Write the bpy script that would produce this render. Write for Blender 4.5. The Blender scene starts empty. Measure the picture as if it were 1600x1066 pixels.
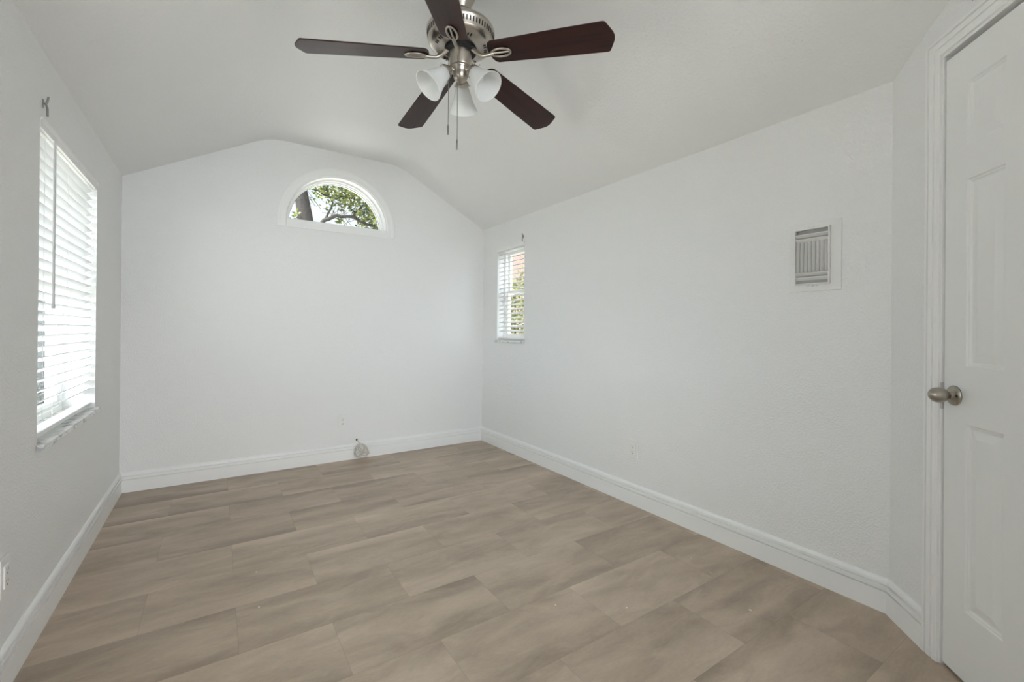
import bpy, bmesh, math, random
from mathutils import Vector, Matrix
from mathutils.geometry import tessellate_polygon
random.seed(7)
SC = bpy.context.scene
COL = SC.collection
PI = math.pi

# ------------------------------------------------------------------ camera
YAW, PITCH, ROLL, FPX, SHY = 0.5842, 0.0019, 0.0090, 696.03, -18.89
CAM = Vector((0.5418, -3.9421, 1.12))
F = Vector((math.sin(YAW) * math.cos(PITCH), math.cos(YAW) * math.cos(PITCH), math.sin(PITCH)))
R0 = Vector((math.cos(YAW), -math.sin(YAW), 0))
U0 = R0.cross(F)
RX = R0 * math.cos(ROLL) + U0 * math.sin(ROLL)
UX = U0 * math.cos(ROLL) - R0 * math.sin(ROLL)
cd = bpy.data.cameras.new('camera')
cd.sensor_width = 36.0
cd.lens = 36.0 * FPX / 1600.0
cd.shift_y = SHY / 1600.0
cd.clip_start = 0.02
cam = bpy.data.objects.new('camera', cd)
COL.objects.link(cam)
m = Matrix((RX, UX, -F)).transposed().to_4x4()
m.translation = CAM
cam.matrix_world = m
SC.camera = cam

# ------------------------------------------------------------------ light
W, H, FH, X1, X2, YE = 2.7904, 2.1296, 2.5995, 0.8673, 1.9039, -3.2923
S2 = math.sqrt(0.5)
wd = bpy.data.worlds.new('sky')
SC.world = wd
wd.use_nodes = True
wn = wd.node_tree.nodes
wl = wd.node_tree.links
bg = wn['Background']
SKY_FRONT, SKY_REAR = 0.46, 4.6       # extra sky brightness added behind and left of the camera to light the room
tc = wn.new('ShaderNodeTexCoord')
mp = wn.new('ShaderNodeMapping'); mp.inputs['Scale'].default_value = (1.5, 1.5, 4)
ns = wn.new('ShaderNodeTexNoise'); ns.inputs['Scale'].default_value = 2.2; ns.inputs['Detail'].default_value = 5
rp = wn.new('ShaderNodeValToRGB')
rp.color_ramp.elements[0].position = 0.38; rp.color_ramp.elements[0].color = (0.78, 0.905, 1.02, 1)
rp.color_ramp.elements[1].position = 0.58; rp.color_ramp.elements[1].color = (0.975, 0.995, 1.015, 1)
wl.new(tc.outputs['Generated'], mp.inputs['Vector']); wl.new(mp.outputs['Vector'], ns.inputs['Vector'])
wl.new(ns.outputs['Fac'], rp.inputs['Fac']); wl.new(rp.outputs['Color'], bg.inputs['Color'])
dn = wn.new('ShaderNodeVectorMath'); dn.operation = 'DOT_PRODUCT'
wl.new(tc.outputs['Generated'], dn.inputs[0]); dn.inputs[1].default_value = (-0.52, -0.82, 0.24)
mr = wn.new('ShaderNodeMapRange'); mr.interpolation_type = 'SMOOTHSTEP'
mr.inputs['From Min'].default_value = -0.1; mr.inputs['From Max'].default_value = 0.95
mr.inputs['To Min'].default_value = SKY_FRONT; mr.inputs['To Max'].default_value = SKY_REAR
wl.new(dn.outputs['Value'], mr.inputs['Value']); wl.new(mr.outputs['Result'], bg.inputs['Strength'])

sd = bpy.data.lights.new('sun', 'SUN'); sd.energy = 9.0; sd.angle = 0.02; sd.color = (1.0, 0.95, 0.86)
sun = bpy.data.objects.new('sun', sd); COL.objects.link(sun)
sun.rotation_euler = Vector((0.55, 0.03, -0.83)).to_track_quat('-Z', 'Y').to_euler()

def portal(name, loc, direction, sx, sy):
    l = bpy.data.lights.new(name, 'AREA'); l.shape = 'RECTANGLE'; l.size = sx; l.size_y = sy
    l.cycles.is_portal = True
    o = bpy.data.objects.new(name, l); COL.objects.link(o)
    o.location = loc; o.rotation_euler = Vector(direction).to_track_quat('-Z', 'Z').to_euler()
portal('portal_left', (-0.22, -1.19, 1.29), (1, 0, 0), 1.0, 1.25)
portal('portal_side', (-0.22, -2.53, 1.29), (1, 0, 0), 1.0, 1.25)
portal('portal_right', (W + 0.22, -0.505, 1.46), (-1, 0, 0), 0.5, 0.95)
portal('portal_arch', (1.395, 0.22, 2.17), (0, -1, 0), 0.85, 0.5)
portal('portal_rear', (1.03, -7.62, 1.1), (0, 1, 0), 2.0, 2.2)

SC.view_settings.view_transform = 'Standard'
SC.view_settings.look = 'None'
SC.view_settings.gamma = 1.0
SC.view_settings.use_curve_mapping = False
SC.view_settings.exposure = 1.37
SC.cycles.use_denoising = True
SC.cycles.max_bounces = 14
SC.cycles.diffuse_bounces = 10
SC.cycles.transparent_max_bounces = 16
SC.cycles.sample_clamp_indirect = 6.0
SC.cycles.caustics_reflective = False
SC.cycles.caustics_refractive = False

# ------------------------------------------------------------------ materials
def mat(name, color=(0.8, 0.8, 0.8), rough=0.5, metal=0.0, spec=0.5, coat=0.0):
    mm = bpy.data.materials.new(name); mm.use_nodes = True
    b = mm.node_tree.nodes['Principled BSDF']
    b.inputs['Base Color'].default_value = (*color, 1)
    b.inputs['Roughness'].default_value = rough
    b.inputs['Metallic'].default_value = metal
    b.inputs['Specular IOR Level'].default_value = spec
    b.inputs['Coat Weight'].default_value = coat
    return mm

def nodes(mm):
    return mm.node_tree.nodes, mm.node_tree.links, mm.node_tree.nodes['Principled BSDF']

def coords(mm, scale=(1, 1, 1)):
    n, l, b = nodes(mm)
    t = n.new('ShaderNodeTexCoord'); p = n.new('ShaderNodeMapping'); p.inputs['Scale'].default_value = scale
    l.new(t.outputs['Object'], p.inputs['Vector'])
    return p.outputs['Vector']

def bump_noise(mm, scale, dist, strength=0.3, detail=3.0, ramp=None):
    n, l, b = nodes(mm)
    v = coords(mm)
    t = n.new('ShaderNodeTexNoise'); t.inputs['Scale'].default_value = scale; t.inputs['Detail'].default_value = detail
    l.new(v, t.inputs['Vector'])
    src = t.outputs['Fac']
    if ramp:
        r = n.new('ShaderNodeMapRange'); r.inputs['From Min'].default_value = ramp[0]; r.inputs['From Max'].default_value = ramp[1]
        l.new(src, r.inputs['Value']); src = r.outputs['Result']
    u = n.new('ShaderNodeBump'); u.inputs['Strength'].default_value = strength; u.inputs['Distance'].default_value = dist
    l.new(src, u.inputs['Height']); l.new(u.outputs['Normal'], b.inputs['Normal'])

M = {}
M['wall'] = mat('white_textured_wall_paint', (0.803, 0.806, 0.804), 0.42, spec=0.35)
bump_noise(M['wall'], 115, 0.0018, 0.6, 2.5, (0.42, 0.66))
M['ceiling'] = mat('white_ceiling_paint', (0.803, 0.806, 0.804), 0.6, spec=0.3)
bump_noise(M['ceiling'], 80, 0.0016, 0.4, 2.5, (0.42, 0.66))
M['trim'] = mat('white_semigloss_trim_paint', (0.84, 0.845, 0.84), 0.3, spec=0.45)
M['door'] = mat('white_door_paint', (0.80, 0.805, 0.795), 0.34, spec=0.45)
M['vinyl'] = mat('white_vinyl', (0.85, 0.85, 0.84), 0.35)
M['plastic'] = mat('white_plastic', (0.80, 0.80, 0.78), 0.32)
M['dark'] = mat('dark_gap', (0.02, 0.02, 0.02), 0.7)
M['grey_slot'] = mat('outlet_slot_grey', (0.16, 0.16, 0.155), 0.6)
M['vent'] = mat('painted_vent_metal', (0.76, 0.76, 0.745), 0.42)
M['nickel'] = mat('brushed_nickel', (0.50, 0.46, 0.41), 0.28, 1.0)
M['nickel_knob'] = mat('satin_nickel_knob', (0.40, 0.37, 0.32), 0.33, 1.0)
M['bracket'] = mat('dull_steel_bracket', (0.30, 0.29, 0.28), 0.4, 1.0)
M['black'] = mat('black_flywheel', (0.012, 0.012, 0.016), 0.5)
M['wand'] = mat('grey_wand_plastic', (0.55, 0.55, 0.55), 0.35)
M['cable'] = mat('off_white_cable', (0.62, 0.58, 0.52), 0.5)
M['chip'] = mat('white_paint_chip', (0.75, 0.73, 0.68), 0.7)

# slats: slightly translucent white
mm = M['slat'] = mat('white_faux_wood_slat', (0.86, 0.86, 0.86), 0.35)
n, l, b = nodes(mm)
tr = n.new('ShaderNodeBsdfTranslucent'); tr.inputs['Color'].default_value = (0.80, 0.80, 0.80, 1)
mx = n.new('ShaderNodeMixShader'); mx.inputs['Fac'].default_value = 0.30
l.new(b.outputs['BSDF'], mx.inputs[1]); l.new(tr.outputs['BSDF'], mx.inputs[2])
l.new(mx.outputs['Shader'], n['Material Output'].inputs['Surface'])

# frosted glass shade
mm = M['frost'] = mat('frosted_white_glass', (0.80, 0.82, 0.82), 0.3)
n, l, b = nodes(mm)
tr = n.new('ShaderNodeBsdfTranslucent'); tr.inputs['Color'].default_value = (0.94, 0.95, 0.95, 1)
mx = n.new('ShaderNodeMixShader'); mx.inputs['Fac'].default_value = 0.45
l.new(b.outputs['BSDF'], mx.inputs[1]); l.new(tr.outputs['BSDF'], mx.inputs[2])
l.new(mx.outputs['Shader'], n['Material Output'].inputs['Surface'])
v = coords(mm, (1, 1, 1))
t = n.new('ShaderNodeTexNoise'); t.inputs['Scale'].default_value = 22; t.inputs['Detail'].default_value = 4; t.inputs['Distortion'].default_value = 1.5
r = n.new('ShaderNodeValToRGB'); r.color_ramp.elements[0].color = (0.88, 0.89, 0.89, 1); r.color_ramp.elements[1].color = (0.95, 0.955, 0.955, 1)
l.new(v, t.inputs['Vector']); l.new(t.outputs['Fac'], r.inputs['Fac']); l.new(r.outputs['Color'], b.inputs['Base Color'])

# window glass: clear pane that passes daylight and mirrors a little
mm = M['glass'] = bpy.data.materials.new('clear_window_glass'); mm.use_nodes = True
n = mm.node_tree.nodes; l = mm.node_tree.links
n.remove(n['Principled BSDF'])
tp = n.new('ShaderNodeBsdfTransparent'); tp.inputs['Color'].default_value = (0.96, 0.98, 0.97, 1)
gl = n.new('ShaderNodeBsdfGlossy'); gl.inputs['Roughness'].default_value = 0.0
fr = n.new('ShaderNodeFresnel'); ge = n.new('ShaderNodeNewGeometry'); io = n.new('ShaderNodeMapRange')     # same mirror strength on both faces of the pane
io.inputs['To Min'].default_value = 1.12; io.inputs['To Max'].default_value = 1 / 1.12
l.new(ge.outputs['Backfacing'], io.inputs['Value']); l.new(io.outputs['Result'], fr.inputs['IOR'])
mx = n.new('ShaderNodeMixShader')
l.new(fr.outputs['Fac'], mx.inputs['Fac']); l.new(tp.outputs['BSDF'], mx.inputs[1]); l.new(gl.outputs['BSDF'], mx.inputs[2])
l.new(mx.outputs['Shader'], n['Material Output'].inputs['Surface'])

# marble sill
mm = M['marble'] = mat('grey_veined_marble', (0.7, 0.7, 0.7), 0.18)
n, l, b = nodes(mm); v = coords(mm, (1, 0.55, 1))
t = n.new('ShaderNodeTexNoise'); t.inputs['Scale'].default_value = 16; t.inputs['Detail'].default_value = 8; t.inputs['Distortion'].default_value = 2.2
r = n.new('ShaderNodeValToRGB')
for i, (p_, c_) in enumerate([(0.36, 0.40), (0.47, 0.70), (0.62, 0.80)]):
    e = r.color_ramp.elements[i] if i < 2 else r.color_ramp.elements.new(p_)
    e.position = p_; e.color = (c_, c_, c_ * 0.99, 1)
l.new(v, t.inputs['Vector']); l.new(t.outputs['Fac'], r.inputs['Fac']); l.new(r.outputs['Color'], b.inputs['Base Color'])

# mahogany blade (blade runs along its local radial direction; noise is stretched per object)
mm = M['wood'] = mat('dark_mahogany_blade', (0.03, 0.01, 0.008), 0.38, spec=0.32, coat=0.06)
n, l, b = nodes(mm)
b.inputs['Coat Roughness'].default_value = 0.3
at = n.new('ShaderNodeUVMap')
p_ = n.new('ShaderNodeMapping'); p_.inputs['Scale'].default_value = (3, 55, 1)
t = n.new('ShaderNodeTexNoise'); t.inputs['Scale'].default_value = 1.0; t.inputs['Detail'].default_value = 5; t.inputs['Distortion'].default_value = 0.6
r = n.new('ShaderNodeValToRGB'); r.color_ramp.elements[0].position = 0.3; r.color_ramp.elements[0].color = (0.014, 0.0035, 0.0028, 1)
r.color_ramp.elements[1].position = 0.75; r.color_ramp.elements[1].color = (0.046, 0.013, 0.010, 1)
l.new(at.outputs['UV'], p_.inputs['Vector']); l.new(p_.outputs['Vector'], t.inputs['Vector']); l.new(t.outputs['Fac'], r.inputs['Fac']); l.new(r.outputs['Color'], b.inputs['Base Color'])

# floor: 0.61 x 0.305 m tiles in running bond, streaked along x
mm = M['floor'] = mat('taupe_vinyl_plank', (0.3, 0.25, 0.2), 0.42, spec=0.4)
n, l, b = nodes(mm)
def math_(op, a=None, c=None, d=None):
    x = n.new('ShaderNodeMath'); x.operation = op
    for i, q in enumerate((a, c, d)):
        if q is None: continue
        if isinstance(q, (int, float)): x.inputs[i].default_value = q
        else: l.new(q, x.inputs[i])
    return x.outputs[0]
tcn = n.new('ShaderNodeTexCoord'); sp = n.new('ShaderNodeSeparateXYZ'); l.new(tcn.outputs['Object'], sp.inputs[0])
X, Y = sp.outputs['X'], sp.outputs['Y']
ROW, LEN = 0.3055, 0.608
yr = math_('DIVIDE', math_('ADD', Y, 2.1575 + ROW * 20), ROW)       # seam at y = -2.1575
row = math_('FLOOR', yr); fy = math_('SUBTRACT', yr, row)
par = math_('MODULO', row, 2.0)                                     # row just nearer than the seam is 19: odd
xo = math_('ADD', X, math_('MULTIPLY', par, LEN * 0.5))             # even rows: joints at multiples of LEN
xr = math_('DIVIDE', math_('ADD', xo, LEN * 20 - 0.004), LEN)
colm = math_('FLOOR', xr); fx = math_('SUBTRACT', xr, colm)
cv = n.new('ShaderNodeCombineXYZ'); l.new(row, cv.inputs[0]); l.new(colm, cv.inputs[1])
wn_ = n.new('ShaderNodeTexWhiteNoise'); wn_.noise_dimensions = '2D'; l.new(cv.outputs[0], wn_.inputs['Vector'])
rnd = wn_.outputs['Value']
wc = n.new('ShaderNodeSeparateColor'); l.new(wn_.outputs['Color'], wc.inputs[0])
# streaks: noise with tile-specific offset
def streak(sx, sy, detail, dist, k):
    c = n.new('ShaderNodeCombineXYZ')
    l.new(math_('ADD', math_('MULTIPLY', X, sx), math_('MULTIPLY', rnd, 37.0 * k)), c.inputs[0])
    l.new(math_('ADD', math_('MULTIPLY', Y, sy), math_('MULTIPLY', wc.outputs['Green'], 23.0 * k)), c.inputs[1])
    tt = n.new('ShaderNodeTexNoise'); tt.inputs['Scale'].default_value = 1.0; tt.inputs['Detail'].default_value = detail; tt.inputs['Distortion'].default_value = dist
    tt.inputs['Roughness'].default_value = 0.6
    l.new(c.outputs[0], tt.inputs['Vector'])
    return tt.outputs['Fac']
s1 = streak(1.2, 5.5, 2.0, 0.3, 1.0)
s2_ = streak(3.6, 10.0, 6.0, 0.8, 2.0)
s3 = streak(40, 110, 3.0, 0.0, 0.0)
tone = math_('ADD', math_('MULTIPLY', math_('SUBTRACT', s1, 0.5), 0.75), math_('MULTIPLY', math_('SUBTRACT', s2_, 0.5), 0.80))
# printed lighter or darker strip along the long edges of each tile
ea = math_('MAXIMUM', math_('SUBTRACT', 1.0, math_('MULTIPLY', fy, 3.4)), 0.0)
eb = math_('MAXIMUM', math_('SUBTRACT', 1.0, math_('MULTIPLY', math_('SUBTRACT', 1.0, fy), 3.4)), 0.0)
tone = math_('ADD', tone, math_('MULTIPLY', ea, math_('MULTIPLY', math_('SUBTRACT', wc.outputs['Green'], 0.55), 0.55)))
tone = math_('ADD', tone, math_('MULTIPLY', eb, math_('MULTIPLY', math_('SUBTRACT', wc.outputs['Blue'], 0.50), 0.55)))
tone = math_('ADD', tone, math_('MULTIPLY', math_('SUBTRACT', rnd, 0.5), 0.10))
tone = math_('ADD', tone, math_('MULTIPLY', math_('SUBTRACT', s3, 0.5), 0.22))
tone = math_('ADD', tone, 0.5)
r = n.new('ShaderNodeValToRGB')
cr = r.color_ramp
cr.elements[0].position = 0.12; cr.elements[0].color = (0.27, 0.212, 0.162, 1)
cr.elements[1].position = 0.88; cr.elements[1].color = (0.58, 0.478, 0.380, 1)
e = cr.elements.new(0.5); e.color = (0.43, 0.347, 0.270, 1)
l.new(tone, r.inputs['Fac'])
# seams
dx = math_('MULTIPLY', math_('MINIMUM', fx, math_('SUBTRACT', 1.0, fx)), LEN)
dy = math_('MULTIPLY', math_('MINIMUM', fy, math_('SUBTRACT', 1.0, fy)), ROW)
seam = math_('LESS_THAN', math_('MINIMUM', dx, dy), 0.0011)
mxc = n.new('ShaderNodeMix'); mxc.data_type = 'RGBA'
l.new(math_('MULTIPLY', seam, 0.22), mxc.inputs[0]); l.new(r.outputs['Color'], mxc.inputs[6]); mxc.inputs[7].default_value = (0.10, 0.08, 0.06, 1)
l.new(mxc.outputs[2], b.inputs['Base Color'])
bp = n.new('ShaderNodeBump'); bp.inputs['Strength'].default_value = 0.12; bp.inputs['Distance'].default_value = 0.0012
l.new(math_('SUBTRACT', s3, math_('MULTIPLY', seam, 1.0)), bp.inputs['Height']); l.new(bp.outputs['Normal'], b.inputs['Normal'])

def leafmat(name, c1, c2, tl):
    mm = mat(name, c1, 0.45)
    n, l, b = nodes(mm); v = coords(mm)
    t = n.new('ShaderNodeTexNoise'); t.inputs['Scale'].default_value = 5.0; t.inputs['Detail'].default_value = 2
    r = n.new('ShaderNodeValToRGB'); r.color_ramp.elements[0].position = 0.35; r.color_ramp.elements[1].position = 0.65
    r.color_ramp.elements[0].color = (*c1, 1); r.color_ramp.elements[1].color = (*c2, 1)
    l.new(v, t.inputs['Vector']); l.new(t.outputs['Fac'], r.inputs['Fac']); l.new(r.outputs['Color'], b.inputs['Base Color'])
    tr = n.new('ShaderNodeBsdfTranslucent'); l.new(r.outputs['Color'], tr.inputs['Color'])
    mx = n.new('ShaderNodeMixShader'); mx.inputs['Fac'].default_value = tl
    l.new(b.outputs['BSDF'], mx.inputs[1]); l.new(tr.outputs['BSDF'], mx.inputs[2])
    l.new(mx.outputs['Shader'], n['Material Output'].inputs['Surface'])
    return mm
M['leaf'] = leafmat('tree_leaf', (0.010, 0.019, 0.006), (0.135, 0.150, 0.018), 0.42)
M['hedge'] = leafmat('hedge_leaf', (0.020, 0.032, 0.010), (0.14, 0.15, 0.036), 0.35)
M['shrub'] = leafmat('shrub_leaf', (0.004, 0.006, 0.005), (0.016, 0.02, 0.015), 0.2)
M['bark'] = mat('brown_bark', (0.012, 0.0082, 0.0068), 0.85); bump_noise(M['bark'], 18, 0.02, 0.8, 5)
M['stucco'] = mat('pink_stucco', (0.17, 0.118, 0.097), 0.8)
M['roof'] = mat('terracotta_roof', (0.20, 0.09, 0.06), 0.8)
M['fence'] = mat('grey_blue_fence_paint', (0.010, 0.013, 0.017), 0.7)
M['soil'] = mat('gravel_soil', (0.3, 0.3, 0.3), 0.9)
n, l, b = nodes(M['soil']); v = coords(M['soil'])
t = n.new('ShaderNodeTexVoronoi'); t.inputs['Scale'].default_value = 14
r = n.new('ShaderNodeValToRGB'); r.color_ramp.elements[0].color = (0.24, 0.24, 0.23, 1); r.color_ramp.elements[1].color = (0.62, 0.615, 0.59, 1)
l.new(v, t.inputs['Vector']); l.new(t.outputs['Color'], r.inputs['Fac']); l.new(r.outputs['Color'], b.inputs['Base Color'])

# ------------------------------------------------------------------ builders
def bm_(): return bmesh.new()

def box(b, x0, x1, y0, y1, z0, z1, fn=None):
    vs = []
    for z in (z0, z1):
        for x, y in ((x0, y0), (x1, y0), (x1, y1), (x0, y1)):
            p = Vector((x, y, z)); vs.append(b.verts.new(fn(p) if fn else p))
    for f in ((0, 3, 2, 1), (4, 5, 6, 7), (0, 1, 5, 4), (1, 2, 6, 5), (2, 3, 7, 6), (3, 0, 4, 7)):
        b.faces.new([vs[i] for i in f])

def prism(b, outer, holes, fn, d0, d1):
    """2D polygon with holes, extruded between depths d0 and d1; fn(u, v, d) -> Vector"""
    loops = [outer] + holes
    flat = [p for lp in loops for p in lp]
    tris = tessellate_polygon([[Vector((p[0], p[1], 0)) for p in lp] for lp in loops])
    A = [b.verts.new(fn(p[0], p[1], d0)) for p in flat]
    B = [b.verts.new(fn(p[0], p[1], d1)) for p in flat]
    for t in tris:
        try:
            b.faces.new([A[i] for i in t]); b.faces.new([B[i] for i in reversed(t)])
        except ValueError:
            pass
    o = 0
    for lp in loops:
        k = len(lp)
        for i in range(k):
            j = (i + 1) % k
            try: b.faces.new([A[o + i], A[o + j], B[o + j], B[o + i]])
            except ValueError: pass
        o += k

def lathe(b, prof, origin, axis, seg=32, cap0=False, cap1=False, ref=None):
    """prof: (radius, distance along axis)"""
    axis = Vector(axis).normalized(); origin = Vector(origin)
    ref = Vector(ref) if ref else (Vector((0, 0, 1)) if abs(axis.z) < 0.9 else Vector((1, 0, 0)))
    e1 = axis.cross(ref).normalized(); e2 = axis.cross(e1).normalized()
    rings = []
    for r, d in prof:
        if r < 1e-6:
            rings.append([b.verts.new(origin + axis * d)])
        else:
            rings.append([b.verts.new(origin + axis * d + (e1 * math.cos(2 * PI * i / seg) + e2 * math.sin(2 * PI * i / seg)) * r) for i in range(seg)])
    for q, w in zip(rings, rings[1:]):
        for i in range(seg):
            j = (i + 1) % seg
            f = [q[i % len(q)], q[j % len(q)], w[j % len(w)], w[i % len(w)]]
            u = []
            for x in f:
                if x not in u: u.append(x)
            if len(u) > 2: b.faces.new(u)
    if cap0 and len(rings[0]) > 1: b.faces.new(rings[0][::-1])
    if cap1 and len(rings[-1]) > 1: b.faces.new(rings[-1])

def tube(b, pts, rad, seg=8, closed=False, flat=None):
    """sweep a circle (or ellipse, flat = (normal dir, factor)) along pts; rad float or list"""
    pts = [Vector(p) for p in pts]; k = len(pts)
    rads = rad if isinstance(rad, (list, tuple)) else [rad] * k
    rings = []; prev = None
    for i, p in enumerate(pts):
        a = pts[(i - 1) % k] if (closed or i > 0) else p
        c = pts[(i + 1) % k] if (closed or i < k - 1) else p
        t = (c - a).normalized()
        if flat:
            e1 = t.cross(flat[0]).normalized(); e2 = t.cross(e1).normalized()
        else:
            if prev is None:
                e1 = t.cross(Vector((0.31, 0.2, 0.93))).normalized()
            else:
                e1 = (prev - t * prev.dot(t)).normalized()
            e2 = t.cross(e1).normalized(); prev = e1
        fl = flat[1] if flat else 1.0
        rings.append([b.verts.new(p + (e1 * math.cos(2 * PI * j / seg) + e2 * math.sin(2 * PI * j / seg) * fl) * rads[i]) for j in range(seg)])
    n_ = k if closed else k - 1
    for i in range(n_):
        q, w = rings[i], rings[(i + 1) % k]
        for j in range(seg):
            jj = (j + 1) % seg
            b.faces.new([q[j], q[jj], w[jj], w[j]])
    if not closed:
        b.faces.new(rings[0][::-1]); b.faces.new(rings[-1])

def obj(name, b, material, parent=None, base=None, smooth=None, bevel=None):
    bmesh.ops.recalc_face_normals(b, faces=b.faces)
    me = bpy.data.meshes.new(name)
    b.to_mesh(me); b.free()
    if base is not None: me.transform(Matrix.Translation(-Vector(base)))
    me.materials.append(material)
    if smooth is not None:
        me.shade_smooth()
        me.set_sharp_from_angle(angle=math.radians(smooth))
    o = bpy.data.objects.new(name, me); COL.objects.link(o)
    if parent: o.parent = parent
    elif base is not None: o.location = base
    if bevel:
        md = o.modifiers.new('bevel', 'BEVEL'); md.width = bevel; md.segments = 2; md.limit_method = 'ANGLE'; md.angle_limit = math.radians(40)
        md.harden_normals = False
    return o

def tag(o, label=None, cat=None, group=None, kind=None):
    if label: o['label'] = label
    if cat: o['category'] = cat
    if group: o['group'] = group
    if kind: o['kind'] = kind
    return o

def empty(name, loc):
    o = bpy.data.objects.new(name, None); COL.objects.link(o); o.location = loc; o.empty_display_size = 0.1
    return o

# frames of reference: (a along the wall, n into the room, z up)
def fr_left(a, nn, z): return Vector((nn, a, z))
def fr_right(a, nn, z): return Vector((W - nn, a, z))
def fr_back(a, nn, z): return Vector((a, -nn, z))
def fr_diag(a, nn, z): return Vector((W - S2 * a - S2 * nn, YE - S2 * a + S2 * nn, z))
def fbox(b, fr, a0, a1, n0, n1, z0, z1): box(b, a0, a1, n0, n1, z0, z1, lambda p: fr(p.x, p.y, p.z))

# ------------------------------------------------------------------ shell
TH = 0.19
YR = -7.6
LW = (-1.652, -0.733, 0.665, 1.880)      # left window opening: a0, a1, z0, z1
SW = (-2.98, -2.08, 0.665, 1.880)        # added unseen window in the left wall, brightens the near side
RW = (-0.730, -0.280, 1.000, 1.900)
AC = (1.395, 1.985)                      # arch centre; opening radius
AR = 0.402
b = bm_(); box(b, -TH, W + TH, YR - 0.2, TH, -0.15, 0.0)
tag(obj('floor', b, M['floor']), 'taupe wood-look plank floor laid in a running bond', 'floor', kind='structure')

b = bm_()
prism(b, [(YR, 0), (TH, 0), (TH, H), (YR, H)], [[(q[0], q[2]), (q[1], q[2]), (q[1], q[3]), (q[0], q[3])] for q in (LW, SW)], lambda u, v, d: fr_left(u, d, v), -TH, 0)
tag(obj('wall_left', b, M['wall']), 'white textured side wall holding the larger blind-covered window', 'wall', kind='structure')
b = bm_()
prism(b, [(YE, 0), (TH, 0), (TH, H), (YE, H)], [[(RW[0], RW[2]), (RW[1], RW[2]), (RW[1], RW[3]), (RW[0], RW[3])]], lambda u, v, d: fr_right(u, d, v), -0.145, 0)
tag(obj('wall_right', b, M['wall']), 'white textured side wall with the register vent and narrow window', 'wall', kind='structure')
b = bm_()
arc = [(AC[0] + AR * math.cos(PI * i / 64), AC[1] + AR * math.sin(PI * i / 64)) for i in range(65)]
arch_hole = arc
prism(b, [(0, 0), (W, 0), (W, H + 0.03), (X2, FH + 0.05), (X1, FH + 0.05), (0, H + 0.03)], [arch_hole], lambda u, v, d: fr_back(u, d, v), -TH, 0)
tag(obj('wall_back', b, M['wall']), 'white gabled end wall with the half-round window', 'wall', kind='structure')
# diagonal closet wall with the door opening
DS0, DS1, DTOP = 0.272, 0.890, 2.060
DEND = 1.05
tanr = (FH - H) / (W - X2)
b = bm_()
prism(b, [(0, 0), (DS0 - 0.019, 0), (DS0 - 0.019, DTOP + 0.012), (DS1 + 0.019, DTOP + 0.012), (DS1 + 0.019, 0), (DEND, 0), (DEND, H + DEND * S2 * tanr + 0.03), (0, H + 0.03)], [], lambda u, v, d: fr_diag(u, d, v), -0.11, 0)
tag(obj('wall_diagonal', b, M['wall']), 'white diagonal closet wall around the panel door', 'wall', kind='structure')
# wall that runs on past the door, beside and behind the camera
XE = W - S2 * DEND; YD = YE - S2 * DEND
b = bm_(); box(b, XE, XE + 0.1, YR, YD, 0, H + (W - XE) * tanr + 0.03)
tag(obj('wall_hall', b, M['wall']), 'white wall past the closet door, out of view', 'wall', kind='structure')
b = bm_()  # rear wall; its wide opening is added to light the room from behind
prism(b, [(-TH, 0), (0.06, 0), (0.06, 2.12), (2.0, 2.12), (2.0, 0), (W + TH, 0), (W + TH, H), (X2, FH + .05), (X1, FH + .05), (-TH, H)], [], lambda u, v, d: Vector((u, YR - d, v)), 0, 0.15)
tag(obj('wall_rear', b, M['wall']), 'white wall behind the camera with a wide doorway added to let daylight in', 'wall', kind='structure')
# ceiling with eased creases
def ease(pa, pc, pb, rr, k=7):
    pa, pc, pb = Vector(pa), Vector(pc), Vector(pb)
    s = pc + (pa - pc).normalized() * rr; e_ = pc + (pb - pc).normalized() * rr
    return [tuple(s * (1 - t) ** 2 + pc * 2 * t * (1 - t) + e_ * t * t) for t in [i / k for i in range(k + 1)]]
P0, P1, P2, P3 = (0, H), (X1, FH), (X2, FH), (W, H)
prof = [(-1.20, H - 0.04), (-TH, H), (0, H)] + ease(P0, P1, P2, 0.10) + ease(P1, P2, P3, 0.12) + [(W, H), (W + TH, H)]  # left end is an added unseen eave that keeps sun off the floor
outer = prof + [(W + TH, H + 0.35), (X2, FH + 0.3), (X1, FH + 0.3), (-1.20, H + 0.06)]
b = bm_(); prism(b, outer, [], lambda u, v, d: Vector((u, d, v)), YR - 1.2, TH)  # slab runs on past the rear wall, an added overhang against direct sun
tag(obj('ceiling', b, M['ceiling'], smooth=20), 'white vaulted ceiling with a flat middle strip', 'ceiling', kind='structure')

# ------------------------------------------------------------------ baseboards
BB = [(0.0, 0.0), (0.016, 0.0), (0.016, 0.084), (0.0035, 0.0845), (0.0035, 0.0900), (0.0150, 0.0905), (0.0150, 0.1070), (0.0025, 0.1075), (0.0025, 0.1140),
      (0.0125, 0.1165), (0.0115, 0.124), (0.0075, 0.131), (0.004, 0.135), (0.0, 0.136)]
def baseboard(name, fr, a0, a1, label):
    b = bm_(); A = []; B = []
    for d, z in BB:
        A.append(b.verts.new(fr(a0(d), d, z))); B.append(b.verts.new(fr(a1(d), d, z)))
    for i in range(len(BB)):
        j = (i + 1) % len(BB)
        b.faces.new([A[i], A[j], B[j], B[i]])
    b.faces.new(A[::-1]); b.faces.new(B)
    tag(obj(name, b, M['trim']), label, 'baseboard', kind='structure')
baseboard('baseboard_left', fr_left, lambda d: YR, lambda d: -d, 'white moulded baseboard along the wall under the larger window')
baseboard('baseboard_back', fr_back, lambda d: d, lambda d: W - d, 'white moulded baseboard along the gabled end wall')
baseboard('baseboard_right', fr_right, lambda d: YE + 0.414 * d, lambda d: -d, 'white moulded baseboard along the wall with the vent')
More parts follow.
